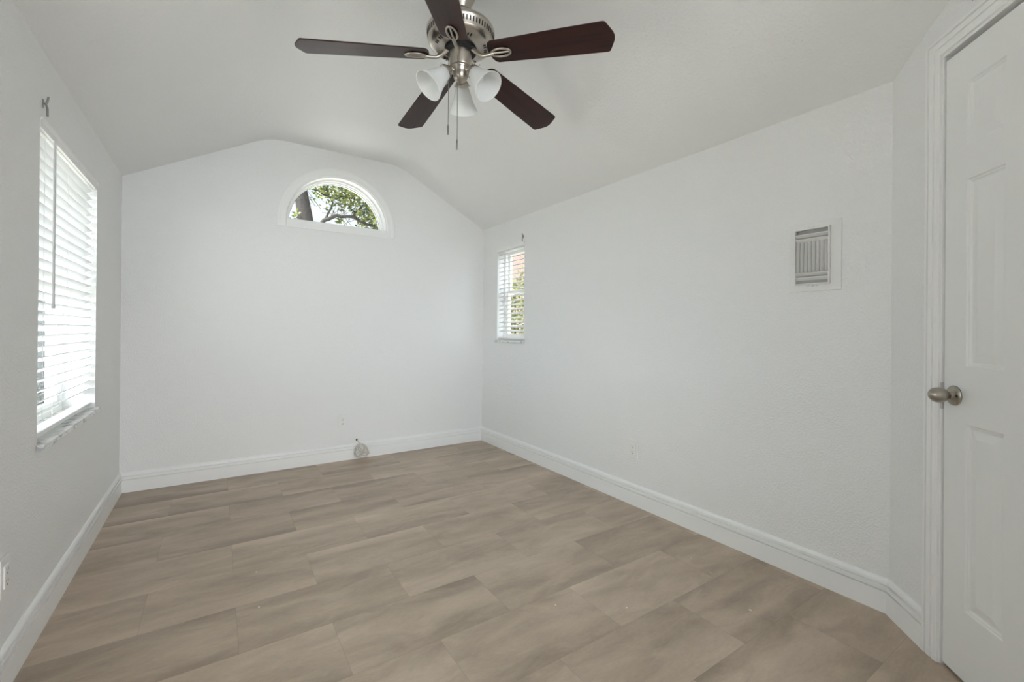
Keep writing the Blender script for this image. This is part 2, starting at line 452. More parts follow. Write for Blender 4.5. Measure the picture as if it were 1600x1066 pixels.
CS0 = 0.209
baseboard('baseboard_diagonal', fr_diag, lambda d: 0.414 * d, lambda d: CS0, 'short white baseboard between the corner and the door casing')

# ------------------------------------------------------------------ closet door and casing
DF = -0.005
CAS = [(0.0, 0.0), (0.0, 0.015), (0.011, 0.016), (0.0125, 0.009), (0.0155, 0.009), (0.0170, 0.0145), (0.033, 0.0130), (0.0345, 0.008), (0.0370, 0.008), (0.0385, 0.0115), (0.050, 0.0115), (0.056, 0.009), (0.060, 0.0085), (0.060, 0.0)]
cb = bm_()
def cas_pt(o, d, leg, z=None):
    # o = distance from outer edge towards the opening
    if leg == 'l': return fr_diag(CS0 + o, d, z)
    return fr_diag(2 * 0.581 - CS0 - o, d, z)
CTOP = DTOP + 0.070
for path in (0,):
    rings = []
    for (s_, z_, dirs) in ((CS0, 0.0, (1, 0)), (CS0, CTOP, (1, -1)), (1.162 - CS0, CTOP, (-1, -1)), (1.162 - CS0, 0.0, (-1, 0))):
        rings.append([cb.verts.new(fr_diag(s_ + dirs[0] * o, d, z_ + dirs[1] * o)) for o, d in CAS])
    for q, w in zip(rings, rings[1:]):
        for i in range(len(CAS)):
            j = (i + 1) % len(CAS)
            cb.faces.new([q[i], q[j], w[j], w[i]])
    cb.faces.new(rings[0][::-1]); cb.faces.new(rings[-1])
trim = empty('trim_1', fr_diag(0.581, 0, 0)); base = trim.location
tag(trim, 'white moulded casing and jamb framing the closet door', 'door frame', kind='structure')
obj('casing', cb, M['trim'], trim, base)
b = bm_()
fbox(b, fr_diag, DS0 - 0.018, DS0, -0.108, 0.001, 0.0, DTOP + 0.011)
fbox(b, fr_diag, DS1, DS1 + 0.018, -0.108, 0.001, 0.0, DTOP + 0.011)
fbox(b, fr_diag, DS0, DS1, -0.108, 0.001, DTOP, DTOP + 0.011)
fbox(b, fr_diag, DS0, DS0 + 0.012, -0.075, DF - 0.037, 0.0, DTOP)
fbox(b, fr_diag, DS1 - 0.012, DS1, -0.075, DF - 0.037, 0.0, DTOP)
obj('jamb', b, M['trim'], trim, base)
b = bm_()
fbox(b, fr_diag, DS0 - 0.0025, DS0 + 0.0012, -0.022, 0.0022, 0.865, 0.955)
fbox(b, fr_diag, DS0 - 0.004, DS0 + 0.0012, 0.001, 0.003, 0.895, 0.932)
tag(obj('strike_plate', b, M['wand'], trim, base, bevel=0.0008), 'small steel strike plate')

door = empty('door_1', fr_diag(0.581, DF, 0)); base = door.location
tag(door, 'white six-panel closet door with an egg-shaped nickel knob', 'door', kind='structure')
SL, SR = DS0 + 0.0045, DS1 - 0.003
ZB, ZT = 0.012, 2.043
PZ = [(0.234, 0.831), (1.013, 1.614), (1.717, 1.927)]
PS = [(0.367, 0.507), (0.655, 0.795)]
db = bm_()
holes = [[(s0, z0), (s1, z0), (s1, z1), (s0, z1)] for s0, s1 in PS for z0, z1 in PZ]
outer = [(SL, ZB), (SR, ZB), (SR, ZT), (SL, ZT)]
# front face with holes, then each panel as stepped rings
tris = tessellate_polygon([[Vector((p[0], p[1], 0)) for p in lp] for lp in [outer] + holes])
flat = [p for lp in [outer] + holes for p in lp]
vs = [db.verts.new(fr_diag(p[0], DF, p[1])) for p in flat]
for t in tris: db.faces.new([vs[i] for i in t])
bk = [db.verts.new(fr_diag(p[0], DF - 0.035, p[1])) for p in outer]
db.faces.new(bk[::-1])
for i in range(4):
    j = (i + 1) % 4; db.faces.new([vs[i], vs[j], bk[j], bk[i]])
STEP = [(0.004, -0.004), (0.0075, -0.0045), (0.012, -0.0085), (0.016, -0.0088), (0.040, -0.0025)]
for h in range(len(holes)):
    ring = vs[4 + 4 * h:8 + 4 * h]
    (s0, z0), _, (s1, z1), _ = holes[h]
    for ins, dep in STEP:
        nr = [db.verts.new(fr_diag(s, DF + dep, z)) for s, z in ((s0 + ins, z0 + ins), (s1 - ins, z0 + ins), (s1 - ins, z1 - ins), (s0 + ins, z1 - ins))]
        for i in range(4):
            j = (i + 1) % 4; db.faces.new([ring[i], ring[j], nr[j], nr[i]])
        ring = nr
    db.faces.new(ring)
obj('door_slab', db, M['door'], door, base)
KS, KZ = 0.322, 0.917
ko = fr_diag(KS, DF, KZ); kn = (fr_diag(KS, 1, KZ) - fr_diag(KS, 0, KZ))
kb = bm_()
lathe(kb, [(0.013, 0.004), (0.0115, 0.010), (0.0105, 0.017), (0.0115, 0.021), (0.0165, 0.025), (0.0215, 0.031), (0.0245, 0.039), (0.0252, 0.047), (0.0240, 0.055), (0.0205, 0.062), (0.0145, 0.068), (0.0075, 0.0715), (0.0, 0.0725)], ko, kn, 40)
kk = obj('door_knob', kb, M['nickel_knob'], door, base, smooth=50)
tag(kk, 'egg-shaped satin nickel knob')
kb = bm_()
lathe(kb, [(0.0325, 0.0), (0.0325, 0.003), (0.030, 0.0055), (0.024, 0.008), (0.018, 0.0095), (0.0135, 0.0125), (0.0125, 0.017)], ko, kn, 40, cap0=True, cap1=True)
obj('rose', kb, M['nickel_knob'], kk, base, smooth=40)
kb = bm_()
lathe(kb, [(0.0034, 0.0), (0.0034, 0.0016), (0.0, 0.0016)], ko + kn * 0.0083 + (fr_diag(1, 0, 0) - fr_diag(0, 0, 0)) * 0.0215, kn, 12)
obj('keyhole', kb, M['dark'], kk, base)
# closet interior behind the door so the gaps read dark
b = bm_(); fbox(b, fr_diag, -0.05, 1.10, -0.75, -0.72, -0.1, 2.3)
fbox(b, fr_diag, -0.05, 0.0, -0.72, -0.012, -0.1, 2.3); fbox(b, fr_diag, 1.05, 1.10, -0.72, -0.012, -0.1, 2.3)
fbox(b, fr_diag, -0.05, 1.10, -0.75, -0.112, 2.12, 2.16)
tag(obj('wall_closet', b, M['wall']), 'inner closet walls behind the door, out of view', 'wall', kind='structure')

# ------------------------------------------------------------------ windows
def window(name, fr, o, label, mull, dep):
    a0, a1, z0, z1 = o
    root = empty(name, fr((a0 + a1) / 2, -TH + 0.02, z0)); bs = root.location
    tag(root, label, 'window', kind='structure')
    b = bm_(); nf0, nf1, fw = -dep - 0.06, -dep, 0.028
    zs = z0 + 0.022
    fbox(b, fr, a0, a0 + fw, nf0, nf1, zs, z1); fbox(b, fr, a1 - fw, a1, nf0, nf1, zs, z1)
    fbox(b, fr, a0 + fw, a1 - fw, nf0, nf1, z1 - fw, z1); fbox(b, fr, a0 + fw, a1 - fw, nf0, nf1, zs, zs + fw)
    obj('window_frame', b, M['vinyl'], root, bs, bevel=0.002)
    zm = zs + (z1 - zs) * 0.52
    for nm, q0, q1, n0, n1 in (('upper_sash', zm - 0.018, z1 - fw, -dep - 0.054, -dep - 0.032), ('lower_sash', zs + fw, zm + 0.018, -dep - 0.030, -dep - 0.008)):
        b = bm_(); sw = 0.03; A0, A1 = a0 + fw, a1 - fw
        fbox(b, fr, A0, A0 + sw, n0, n1, q0, q1); fbox(b, fr, A1 - sw, A1, n0, n1, q0, q1)
        fbox(b, fr, A0 + sw, A1 - sw, n0, n1, q1 - sw, q1); fbox(b, fr, A0 + sw, A1 - sw, n0, n1, q0, q0 + sw)
        if mull: fbox(b, fr, (A0 + A1) / 2 - 0.009, (A0 + A1) / 2 + 0.009, n0 + 0.004, n1 - 0.004, q0 + sw, q1 - sw)
        s = obj(nm, b, M['vinyl'], root, bs, bevel=0.0015)
        b = bm_(); fbox(b, fr, A0 + sw - 0.004, A1 - sw + 0.004, (n0 + n1) / 2 - 0.002, (n0 + n1) / 2 + 0.002, q0 + sw - 0.004, q1 - sw + 0.004)
        obj('pane', b, M['glass'], s, bs)
    b = bm_()
    fbox(b, fr, a0 + 0.001, a1 - 0.001, nf1 - 0.02, 0.0, z0, zs)
    fbox(b, fr, a0 - 0.012, a1 + 0.008, 0.0, 0.022, z0 - 0.001, zs)
    tag(obj('window_sill', b, M['marble'], root, bs, bevel=0.003), 'grey-veined marble sill')
    return root
window('window_1', fr_left, LW, 'white sash window in the side wall nearest the camera, behind the large blind', False, 0.125)
window('added_window', fr_left, SW, 'white sash window without a blind, added out of view to light the near side', False, 0.125)
window('window_2', fr_right, RW, 'narrow white sash window in the wall with the vent', False, 0.078)

def blind(fr, o, label, theta, s):
    a0, a1, z0, z1 = o
    zs = z0 + 0.022
    A0, A1 = a0 + 0.005, a1 - 0.005
    root = empty('window_blind', fr((a0 + a1) / 2, -0.04, zs)); bs = root.location
    tag(root, label, 'blind', 'horizontal blinds in the two side windows')
    # head rail with valance in front
    b = bm_()
    fbox(b, fr, A0, A1, -0.062, -0.014, z1 - 0.034, z1 - 0.001)
    obj('headrail', b, M['vinyl'], root, bs, bevel=0.002)
    b = bm_()
    vp = [(-0.010, -0.036), (0.000, -0.036), (0.001, -0.014), (0.006, -0.008), (0.008, -0.001), (0.001, 0.0), (-0.010, 0.0)]
    prism(b, [(q, z1 + w) for q, w in vp], [], lambda u, v, d: fr(d, u, v), a0 + 0.003, a1 - 0.003)
    obj('valance', b, M['vinyl'], root, bs)
    # slats
    top = z1 - 0.058; bot = zs + 0.050
    nsl = int(round((top - bot) / 0.0410)); pitch = (top - bot) / nsl
    b = bm_()
    ct, st = math.cos(theta), math.sin(theta)
    for i in range(nsl):
        zc = top - i * pitch
        th = theta
        secs = []
        for k in range(7):
            w = (k / 6 - 0.5) * 0.050          # + towards the room
            cr_ = 0.0022 * (1 - (2 * w / 0.05) ** 2)
            secs.append((-0.040 + w * ct - cr_ * st, zc + w * st + cr_ * ct))
        secs += [(q + 0.0025 * st, w - 0.0025 * ct) for q, w in reversed(secs)]
        VA = [b.verts.new(fr(A0, q, w)) for q, w in secs]; VB = [b.verts.new(fr(A1, q, w)) for q, w in secs]
        for k in range(len(secs)):
            kk_ = (k + 1) % len(secs); b.faces.new([VA[k], VA[kk_], VB[kk_], VB[k]])
        b.faces.new(VA[::-1]); b.faces.new(VB)
    obj('slats', b, M['slat'], root, bs, smooth=35)
    b = bm_(); fbox(b, fr, A0, A1, -0.064, -0.014, zs + 0.012, zs + 0.030)
    obj('bottom_rail', b, M['vinyl'], root, bs, bevel=0.004)
    nc = 3 if (a1 - a0) > 0.6 else 2
    for c in range(nc):
        a = A0 + (A1 - A0) * (0.14 + 0.72 * c / (nc - 1))
        b = bm_()
        for q in (-0.040 + 0.026 * ct, -0.040 - 0.026 * ct):
            tube(b, [fr(a, q, z1 - 0.04), fr(a, q, zs + 0.03)], 0.0007, 5)
        obj('ladder_cord', b, M['vinyl'], root, bs)
    if s:
        wa = s
        b = bm_()
        tube(b, [fr(wa, 0.012, z1 - 0.045), fr(wa, 0.0135, z1 - 0.06), fr(wa, 0.0135, 1.19)], [0.0028, 0.0042, 0.0045], 8)
        lathe(b, [(0.0, 0.0), (0.0055, 0.002), (0.0055, 0.022), (0.0045, 0.03)], fr(wa, 0.0135, 1.185), (0, 0, 1), 8)
        tag(obj('tilt_wand', b, M['wand'], root, bs, smooth=40), 'grey-white tilt wand')
    return root
blind(fr_left, LW, 'large white horizontal blind over the marble sill, with a tilt wand', math.radians(31), -1.535)
blind(fr_right, RW, 'narrow white horizontal blind beyond the register vent, greenery showing through', math.radians(-22), None)

# half-round window
root = empty('window_3', (AC[0], 0.1, AC[1])); bs = root.location
tag(root, 'half-round window high in the gabled end wall, tree outside', 'window', kind='structure')
def half_ring(b, r0, r1, d0, d1, zbot, k=64):
    """solid half ring r0..r1 between depths"""
    prism(b, [(AC[0] + r1 * math.cos(PI * i / k), AC[1] + r1 * math.sin(PI * i / k)) for i in range(k + 1)] +
          [(AC[0] + r0 * math.cos(PI * i / k), AC[1] + r0 * math.sin(PI * i / k)) for i in range(k, -1, -1)], [], lambda u, v, d: fr_back(u, d, v), d0, d1)
# casing sweep: profile (radius, height off wall)
b = bm_()
CP = [(0.470, 0.0), (0.470, 0.011), (0.464, 0.014), (0.452, 0.0125), (0.440, 0.010), (0.424, 0.010), (0.417, 0.013), (0.409, 0.013), (0.405, 0.010), (0.403, 0.0)]
k = 64; rings = []
ZCB = 1.926
cpts = [(1, 0, ZCB)] + [(math.cos(PI * i / k), math.sin(PI * i / k), None) for i in range(k + 1)] + [(-1, 0, ZCB)]
for cx, sz, zz in cpts:
    rings.append([b.verts.new(fr_back(AC[0] + r_ * cx, d_, (AC[1] + r_ * sz) if zz is None else zz)) for r_, d_ in CP])
for q, w in zip(rings, rings[1:]):
    for i in range(len(CP)):
        j = (i + 1) % len(CP); b.faces.new([q[i], q[j], w[j], w[i]])
b.faces.new(rings[0][::-1]); b.faces.new(rings[-1])
prism(b, [(0.0, ZCB), (0.011, ZCB), (0.0115, ZCB + 0.008), (0.0095, ZCB + 0.03), (0.011, AC[1] - 0.001), (0.0, AC[1] - 0.001)], [], lambda u, v, d: fr_back(d, u, v), AC[0] - 0.404, AC[0] + 0.404)
obj('casing', b, M['trim'], root, bs, smooth=50)
b = bm_()
half_ring(b, 0.376, 0.4005, -0.150, -0.095, 0)
half_ring(b, 0.384, 0.4005, -0.0945, -0.070, 0)
half_ring(b, 0.3985, 0.4005, -0.0695, -0.0005, 0)
fbox(b, fr_back, AC[0] - 0.3755, AC[0] + 0.3755, -0.150, -0.095, AC[1] + 0.0005, AC[1] + 0.030)
obj('window_frame', b, M['vinyl'], root, bs, smooth=50)
b = bm_()
prism(b, [(AC[0] + 0.378 * math.cos(PI * i / 40), AC[1] + 0.012 + 0.366 * math.sin(PI * i / 40)) for i in range(41)], [], lambda u, v, d: fr_back(u, d, v), -0.128, -0.124)
obj('pane', b, M['glass'], root, bs)
b = bm_()
half_ring(b, 0.3735, 0.3775, -0.124, -0.119, 0)
obj('gasket', b, M['black'], root, bs)

# ------------------------------------------------------------------ curtain rod brackets above the side windows
def rod_bracket(fr, a, z, label):
    root = empty('curtain_bracket', fr(a, 0, z)); bs = root.location
    tag(root, label, 'bracket', 'curtain rod brackets at the side windows')
    b = bm_()
    fbox(b, fr, a - 0.006, a + 0.006, 0.0, 0.0025, z - 0.004, z + 0.026)
    obj('wall_plate', b, M['bracket'], root, bs, bevel=0.0008)
    b = bm_()
    tube(b, [fr(a, 0.001, z + 0.012), fr(a, 0.008, z + 0.010), fr(a, 0.012, z - 0.004), fr(a, 0.0125, z - 0.034)], 0.0035, 8)
    tube(b, [fr(a, 0.008, z + 0.009), fr(a, 0.012, z + 0.020), fr(a, 0.0145, z + 0.038)], 0.0032, 8)
    obj('hook', b, M['bracket'], root, bs, smooth=50)
rod_bracket(fr_left, -1.625, 1.925, 'small steel curtain hook bracket above the near corner of the large blind')
rod_bracket(fr_right, -0.712, 1.935, 'small steel curtain hook bracket above the corner of the narrow blind')
rb = empty('wall_hook', fr_diag(0.425, 0.0, 2.165)); bs = rb.location
tag(rb, 'small dark hook on the wall above the closet door casing', 'hook')
b = bm_(); lathe(b, [(0.011, 0), (0.011, 0.003), (0.006, 0.005)], fr_diag(0.425, 0.0, 2.175), kn, 16, True, True); obj('hook_base', b, M['bracket'], rb, bs, smooth=40)
b = bm_(); tube(b, [fr_diag(0.425, 0.004, 2.175), fr_diag(0.425, 0.020, 2.172), fr_diag(0.425, 0.026, 2.160), fr_diag(0.425, 0.020, 2.150)], 0.0035, 8); obj('hook_arm', b, M['bracket'], rb, bs, smooth=50)

# ------------------------------------------------------------------ outlets
def outlet(fr, a, z, label, w=0.072, hh=0.118):
    root = empty('wall_outlet', fr(a, 0, z)); bs = root.location
    tag(root, label, 'outlet', 'white power outlets on the walls')
    b = bm_(); fbox(b, fr, a - w / 2, a + w / 2, 0.0, 0.0075, z - hh / 2, z + hh / 2)
    obj('cover_plate', b, M['plastic'], root, bs, bevel=0.003)
    b = bm_(); fbox(b, fr, a - 0.0175, a + 0.0175, 0.005, 0.0115, z - 0.034, z + 0.034)
    rec = obj('receptacle', b, M['plastic'], root, bs, bevel=0.0015)
    b = bm_()
    for s in (-1, 1):
        zc = z + s * 0.0175
        for q, hgt in ((-0.0063, 0.0045), (0.0063, 0.0038)):
            fbox(b, fr, a + q - 0.0012, a + q + 0.0012, 0.0108, 0.0119, zc - hgt + 0.003, zc + hgt + 0.003)
        fbox(b, fr, a - 0.0024, a + 0.0024, 0.0108, 0.0119, zc - 0.0105, zc - 0.0055)
    obj('slots', b, M['grey_slot'], rec, bs)
    for s in (-1, 1):
        b = bm_(); lathe(b, [(0.0032, 0.0), (0.003, 0.0012), (0.0, 0.0014)], fr(a, 0.0070, z + s * 0.048), fr(0, 1, 0) - fr(0, 0, 0), 10)
        obj('screw', b, M['plastic'], root, bs)
outlet(fr_back, 1.433, 0.331, 'white outlet on the gabled end wall above the coiled cable')
outlet(fr_right, -1.980, 0.357, 'white outlet low on the wall with the vent')
outlet(fr_left, -1.953, 0.352, 'white outlet at the left picture edge, below and nearer than the big window')

# ------------------------------------------------------------------ coiled cable
root = empty('coiled_cable', (1.572, -0.03, 0.0)); bs = root.location
tag(root, 'coil of off-white cable hanging out of the end wall over the baseboard', 'cable')
rnd_ = random.Random(3)
CC = Vector((1.574, -0.045, 0.080))
TOP = Vector((1.578, -0.042, 0.128))
for q in range(8):
    b = bm_()
    rr = (0.060, 0.052, 0.046, 0.056, 0.040, 0.058, 0.034, 0.049)[q]
    sq = (0.95, 0.82, 1.0, 0.72, 0.9, 0.62, 1.05, 0.9)[q]; lean = (-0.10, 0.22, -0.35, -0.30, 0.05, 0.15, -0.2, -0.5)[q]
    dy = (-0.004, 0.004, -0.010, 0.008, -0.014, 0.010, -0.018, -0.002)[q]
    pts = []
    for i in range(40):
        t_ = 2 * PI * i / 40
        x, z = rr * sq * math.sin(t_), rr * (math.cos(t_) - 1)
        pts.append(TOP + Vector((x * math.cos(lean) - z * math.sin(-lean) * 1.0, dy * (1 - math.cos(t_)) * 0.8 + 0.004 * math.sin(2 * t_ + q), z * math.cos(lean) + x * math.sin(-lean) * -1.0)))
    mz = min(p.z for p in pts)
    if mz < 0.004: pts = [Vector((p.x, p.y, TOP.z - (TOP.z - p.z) * (TOP.z - 0.004) / (TOP.z - mz))) for p in pts]
    tube(b, pts, 0.0030, 7, closed=True)
    obj('cable_loop', b, M['cable'], root, bs, smooth=60)
b = bm_()
tube(b, [Vector((1.553, 0.0, 0.160)), Vector((1.553, -0.012, 0.163)), Vector((1.556, -0.026, 0.150)), Vector((1.566, -0.036, 0.138)), Vector((1.578, -0.042, 0.129))], 0.0035, 8)
obj('cable_lead', b, M['cable'], root, bs, smooth=60)
b = bm_()
lathe(b, [(0.0095, 0), (0.0095, 0.004), (0.006, 0.006), (0.006, 0.010)], (1.553, 0.0, 0.160), (0, -1, 0), 16, True, True)
tag(obj('grommet', b, M['black'], root, bs, smooth=40), 'dark hole plug where the cable leaves the wall')
b = bm_()
tube(b, [TOP + Vector((0.0, 0.012 * math.cos(t_), 0.009 * math.sin(t_))) for t_ in [2 * PI * i / 14 for i in range(14)]], 0.0016, 6, closed=True)
obj('cable_tie', b, M['plastic'], root, bs)

# ------------------------------------------------------------------ register vent on the right wall
va0, va1, vz0, vz1 = -3.122, -2.912, 1.307, 1.618
root = empty('wall_vent', fr_right((va0 + va1) / 2, 0, vz0)); bs = root.location
tag(root, 'painted white air register with upright louvres near the closet corner', 'vent')
ga0, ga1, gz0, gz1 = -3.082, -2.938, 1.336, 1.592
b = bm_()
prism(b, [(va0, vz0), (va1, vz0), (va1, vz1), (va0, vz1)], [[(ga0 + 0.004, gz0 + 0.004), (ga1 - 0.004, gz0 + 0.004), (ga1 - 0.004, gz1 - 0.004), (ga0 + 0.004, gz1 - 0.004)]], lambda u, v, d: fr_right(u, d, v), 0.0, 0.007)
obj('cover_frame', b, M['vent'], root, bs, bevel=0.002)
b = bm_()
HW = 0.006; fd = 0.021
prism(b, [(ga0, gz0), (ga1, gz0), (ga1, gz1), (ga0, gz1)], [[(ga0 + HW, gz0 + HW), (ga1 - HW, gz0 + HW), (ga1 - HW, gz1 - HW), (ga0 + HW, gz1 - HW)]], lambda u, v, d: fr_right(u, d, v), 0.0065, fd)
am = (ga0 + ga1) / 2
for zc, sg in ((gz1, 1), (gz0, -1)):   # scalloped tabs
    for da in (-0.018, 0.0, 0.018):
        lathe(b, [(0.0085 if da == 0 else 0.0075, 0.0), (0.0085 if da == 0 else 0.0075, 0.004), (0.005, 0.0055), (0.0, 0.006)], fr_right(am + da, 0.0065, zc + sg * 0.001), (-1, 0, 0), 16, cap0=True)
obj('grille_rim', b, M['vent'], root, bs, bevel=0.001)
b = bm_(); fbox(b, fr_right, ga0 + 0.004, ga1 - 0.004, 0.0005, 0.002, gz0 + 0.004, gz1 - 0.004)
obj('back_plate', b, mat('vent_back_grey', (0.40, 0.40, 0.39), 0.6), root, bs)
for zc in (gz1 - 0.030, gz1 - 0.051, gz0 + 0.029, gz0 + 0.050):
    b = bm_()
    prism(b, [(0.004, zc - 0.006), (0.006, zc - 0.008), (0.018, zc + 0.003), (0.017, zc + 0.006)], [], lambda u, v, d: fr_right(d, u, v), ga0 + HW, ga1 - HW)
    obj('horizontal_louvre', b, M['vent'], root, bs)
nv = 8
for i in range(nv):
    a = ga0 + HW + 0.010 + (ga1 - ga0 - 2 * HW - 0.018) * i / (nv - 1)
    b = bm_()
    prism(b, [(a - 0.0045, 0.004), (a - 0.0035, 0.003), (a + 0.0055, 0.0145), (a + 0.0035, 0.016)], [], lambda u, v, d: fr_right(u, v, d), gz0 + 0.058, gz1 - 0.058)
    obj('vertical_louvre', b, M['vent'], root, bs)

# ------------------------------------------------------------------ ceiling fan
FX, FY, ZBL = 1.4076, -2.2113, 2.2326
fan = empty('ceiling_fan', (FX, FY, FH)); bs = fan.location
tag(fan, 'five-blade ceiling fan with mahogany blades and three frosted glass lights', 'ceiling fan')
def up(prof): return [(r_, z_) for r_, z_ in prof]
O = (FX, FY, 0)
b = bm_(); lathe(b, [(0.066, FH), (0.066, 2.570), (0.060, 2.548), (0.050, 2.530), (0.040, 2.510), (0.034, 2.498), (0.022, 2.494)], O, (0, 0, 1), 40, True, True)
obj('canopy', b, M['nickel'], fan, bs, smooth=40)
b = bm_(); lathe(b, [(0.0135, 2.52), (0.0135, 2.44), (0.026, 2.438), (0.026, 2.415)], O, (0, 0, 1), 24, True, True)
obj('downrod', b, M['nickel'], fan, bs, smooth=40)
b = bm_()
lathe(b, [(0.03, 2.448), (0.075, 2.444), (0.118, 2.430), (0.138, 2.414), (0.1455, 2.402), (0.1465, 2.396), (0.1455, 2.391), (0.1435, 2.388), (0.1400, 2.362), (0.1385, 2.357), (0.1395, 2.354),
          (0.137, 2.349), (0.128, 2.341), (0.112, 2.334), (0.100, 2.331), (0.094, 2.3325), (0.088, 2.331), (0.070, 2.329), (0.066, 2.333)], O, (0, 0, 1), 64, True, True)
mh = obj('motor_housing', b, M['nickel'], fan, bs, smooth=35)
# vent slots round the shoulder
for i in range(64):
    b = bm_()
    t_ = 2 * PI * i / 64
    c_ = Vector((math.cos(t_), math.sin(t_), 0)); tt_ = Vector((-math.sin(t_), math.cos(t_), 0))
    q = []
    for (r_, z_) in ((0.1434, 2.3845), (0.1408, 2.3655)):
        for w_ in (-0.0026, 0.0026):
            for o_ in (0.0009, -0.0015):
                q.append(b.verts.new(Vector(O) + c_ * (r_ + o_) + tt_ * w_ + Vector((0, 0, z_))))
    for f in ((0, 2, 6, 4), (1, 5, 7, 3), (0, 4, 5, 1), (2, 3, 7, 6), (0, 1, 3, 2), (4, 6, 7, 5)): b.faces.new([q[x] for x in f])
    obj('vent_slot', b, M['black'], mh, bs)
# paired dark slots on the bowl underside
for i in range(10):
    t_ = 2 * PI * (i + 0.5) / 10 + 0.2 - 0.32 * (i % 2)
    for dd in (-0.06, 0.06):
        b = bm_(); c_ = Vector((math.cos(t_ + dd), math.sin(t_ + dd), 0))
        p_ = Vector(O) + c_ * 0.106 + Vector((0, 0, 2.3318))
        tt_ = Vector((-c_.y, c_.x, 0))
        tube(b, [p_ - c_ * 0.006 + Vector((0, 0, -0.0010)), p_ + c_ * 0.006 + Vector((0, 0, 0.0010))], 0.0026, 8)
        obj('cooling_hole', b, M['black'], mh, bs)

b = bm_()
lathe(b, [(0.066, 2.334), (0.068, 2.330), (0.068, 2.316), (0.058, 2.312), (0.048, 2.312)], O, (0, 0, 1), 48, True, True)
obj('flywheel', b, M['black'], fan, bs, smooth=40)
b = bm_()
lathe(b, [(0.047, 2.314), (0.0475, 2.256), (0.0455, 2.250), (0.0395, 2.247), (0.038, 2.243)], O, (0, 0, 1), 48, True, True)
obj('switch_housing', b, M['nickel'], fan, bs, smooth=35)
b = bm_()
lathe(b, [(0.038, 2.247), (0.038, 2.238), (0.034, 2.232), (0.033, 2.222), (0.031, 2.208), (0.025, 2.196), (0.014, 2.188), (0.006, 2.185), (0.006, 2.181), (0.0, 2.179)], O, (0, 0, 1), 40, True)
obj('light_kit_hub', b, M['nickel'], fan, bs, smooth=40)

PH, PT, DROOP = math.radians(161.04), math.radians(11.7), math.radians(5.6)
def blade_frame(k):
    a = PH + k * 2 * PI / 5
    eh = Vector((math.cos(a), math.sin(a), 0)); nn = Vector((-math.sin(a), math.cos(a), 0))
    e = eh * math.cos(DROOP) - Vector((0, 0, 1)) * math.sin(DROOP)
    nv_ = nn * math.cos(PT) - Vector((0, 0, 1)) * math.sin(PT)
    up_ = e.cross(nv_).normalized()
    if up_.z < 0: up_ = -up_
    c = Vector((FX, FY, ZBL + 0.66 * math.sin(DROOP)))
    return lambda r_, w_, h_=0.0: c + e * r_ + nv_ * w_ + up_ * h_
OUT = [(0.140, -0.036), (0.148, -0.050), (0.160, -0.0565), (0.30, -0.0615), (0.45, -0.067), (0.618, -0.0712), (0.629, -0.0700), (0.634, -0.0665), (0.642, -0.050), (0.651, -0.031), (0.657, -0.016), (0.6595, 0.0)]
OUT = OUT + [(r_, -w_) for r_, w_ in reversed(OUT[:-1])] + [(0.136, 0.020), (0.1345, 0.0), (0.136, -0.020)]
for k in range(5):
    fn = blade_frame(k)
    b = bm_()
    prism(b, OUT, [], lambda u, v, d: fn(u, v, d), 0.0, 0.0055)
    uv = b.loops.layers.uv.new('UVMap')
    inv = {}
    c0 = fn(0, 0); er = fn(1, 0) - c0; ew = fn(0, 1) - c0
    for f in b.faces:
        for lp in f.loops:
            d_ = lp.vert.co - c0
            lp[uv].uv = (d_.dot(er) + k * 3.7, d_.dot(ew) + k * 1.3)
    bl = obj('blade', b, M['wood'], fan, bs, bevel=0.0015)
    # blade iron: arm and open oval with a centre bar, under the blade
    b = bm_()
    nrm = fn(0, 0, 1) - fn(0, 0, 0)
    oval = [fn(0.190 + 0.043 * math.cos(t_), 0.0205 * math.sin(t_), -0.0045) for t_ in [2 * PI * i / 28 for i in range(28)]]
    tube(b, oval, 0.0052, 8, closed=True, flat=(nrm, 0.8))
    tube(b, [fn(0.150, 0, -0.0045), fn(0.232, 0, -0.0045)], [0.0062, 0.0036], 8, flat=(nrm, 0.8))
    e = Vector((math.cos(PH + k * 2 * PI / 5), math.sin(PH + k * 2 * PI / 5), 0))
    c = Vector((FX, FY, 0))
    tube(b, [fn(0.160, 0, -0.0045), fn(0.146, 0, -0.0065), c + e * 0.126 + Vector((0, 0, 2.2755)), c + e * 0.106 + Vector((0, 0, 2.277)), c + e * 0.088 + Vector((0, 0, 2.287)), c + e * 0.070 + Vector((0, 0, 2.305)), c + e * 0.056 + Vector((0, 0, 2.320))],
         [0.009, 0.0085, 0.0075, 0.0075, 0.008, 0.009, 0.010], 10)
    obj('blade_iron', b, M['nickel'], bl, bs, smooth=60)

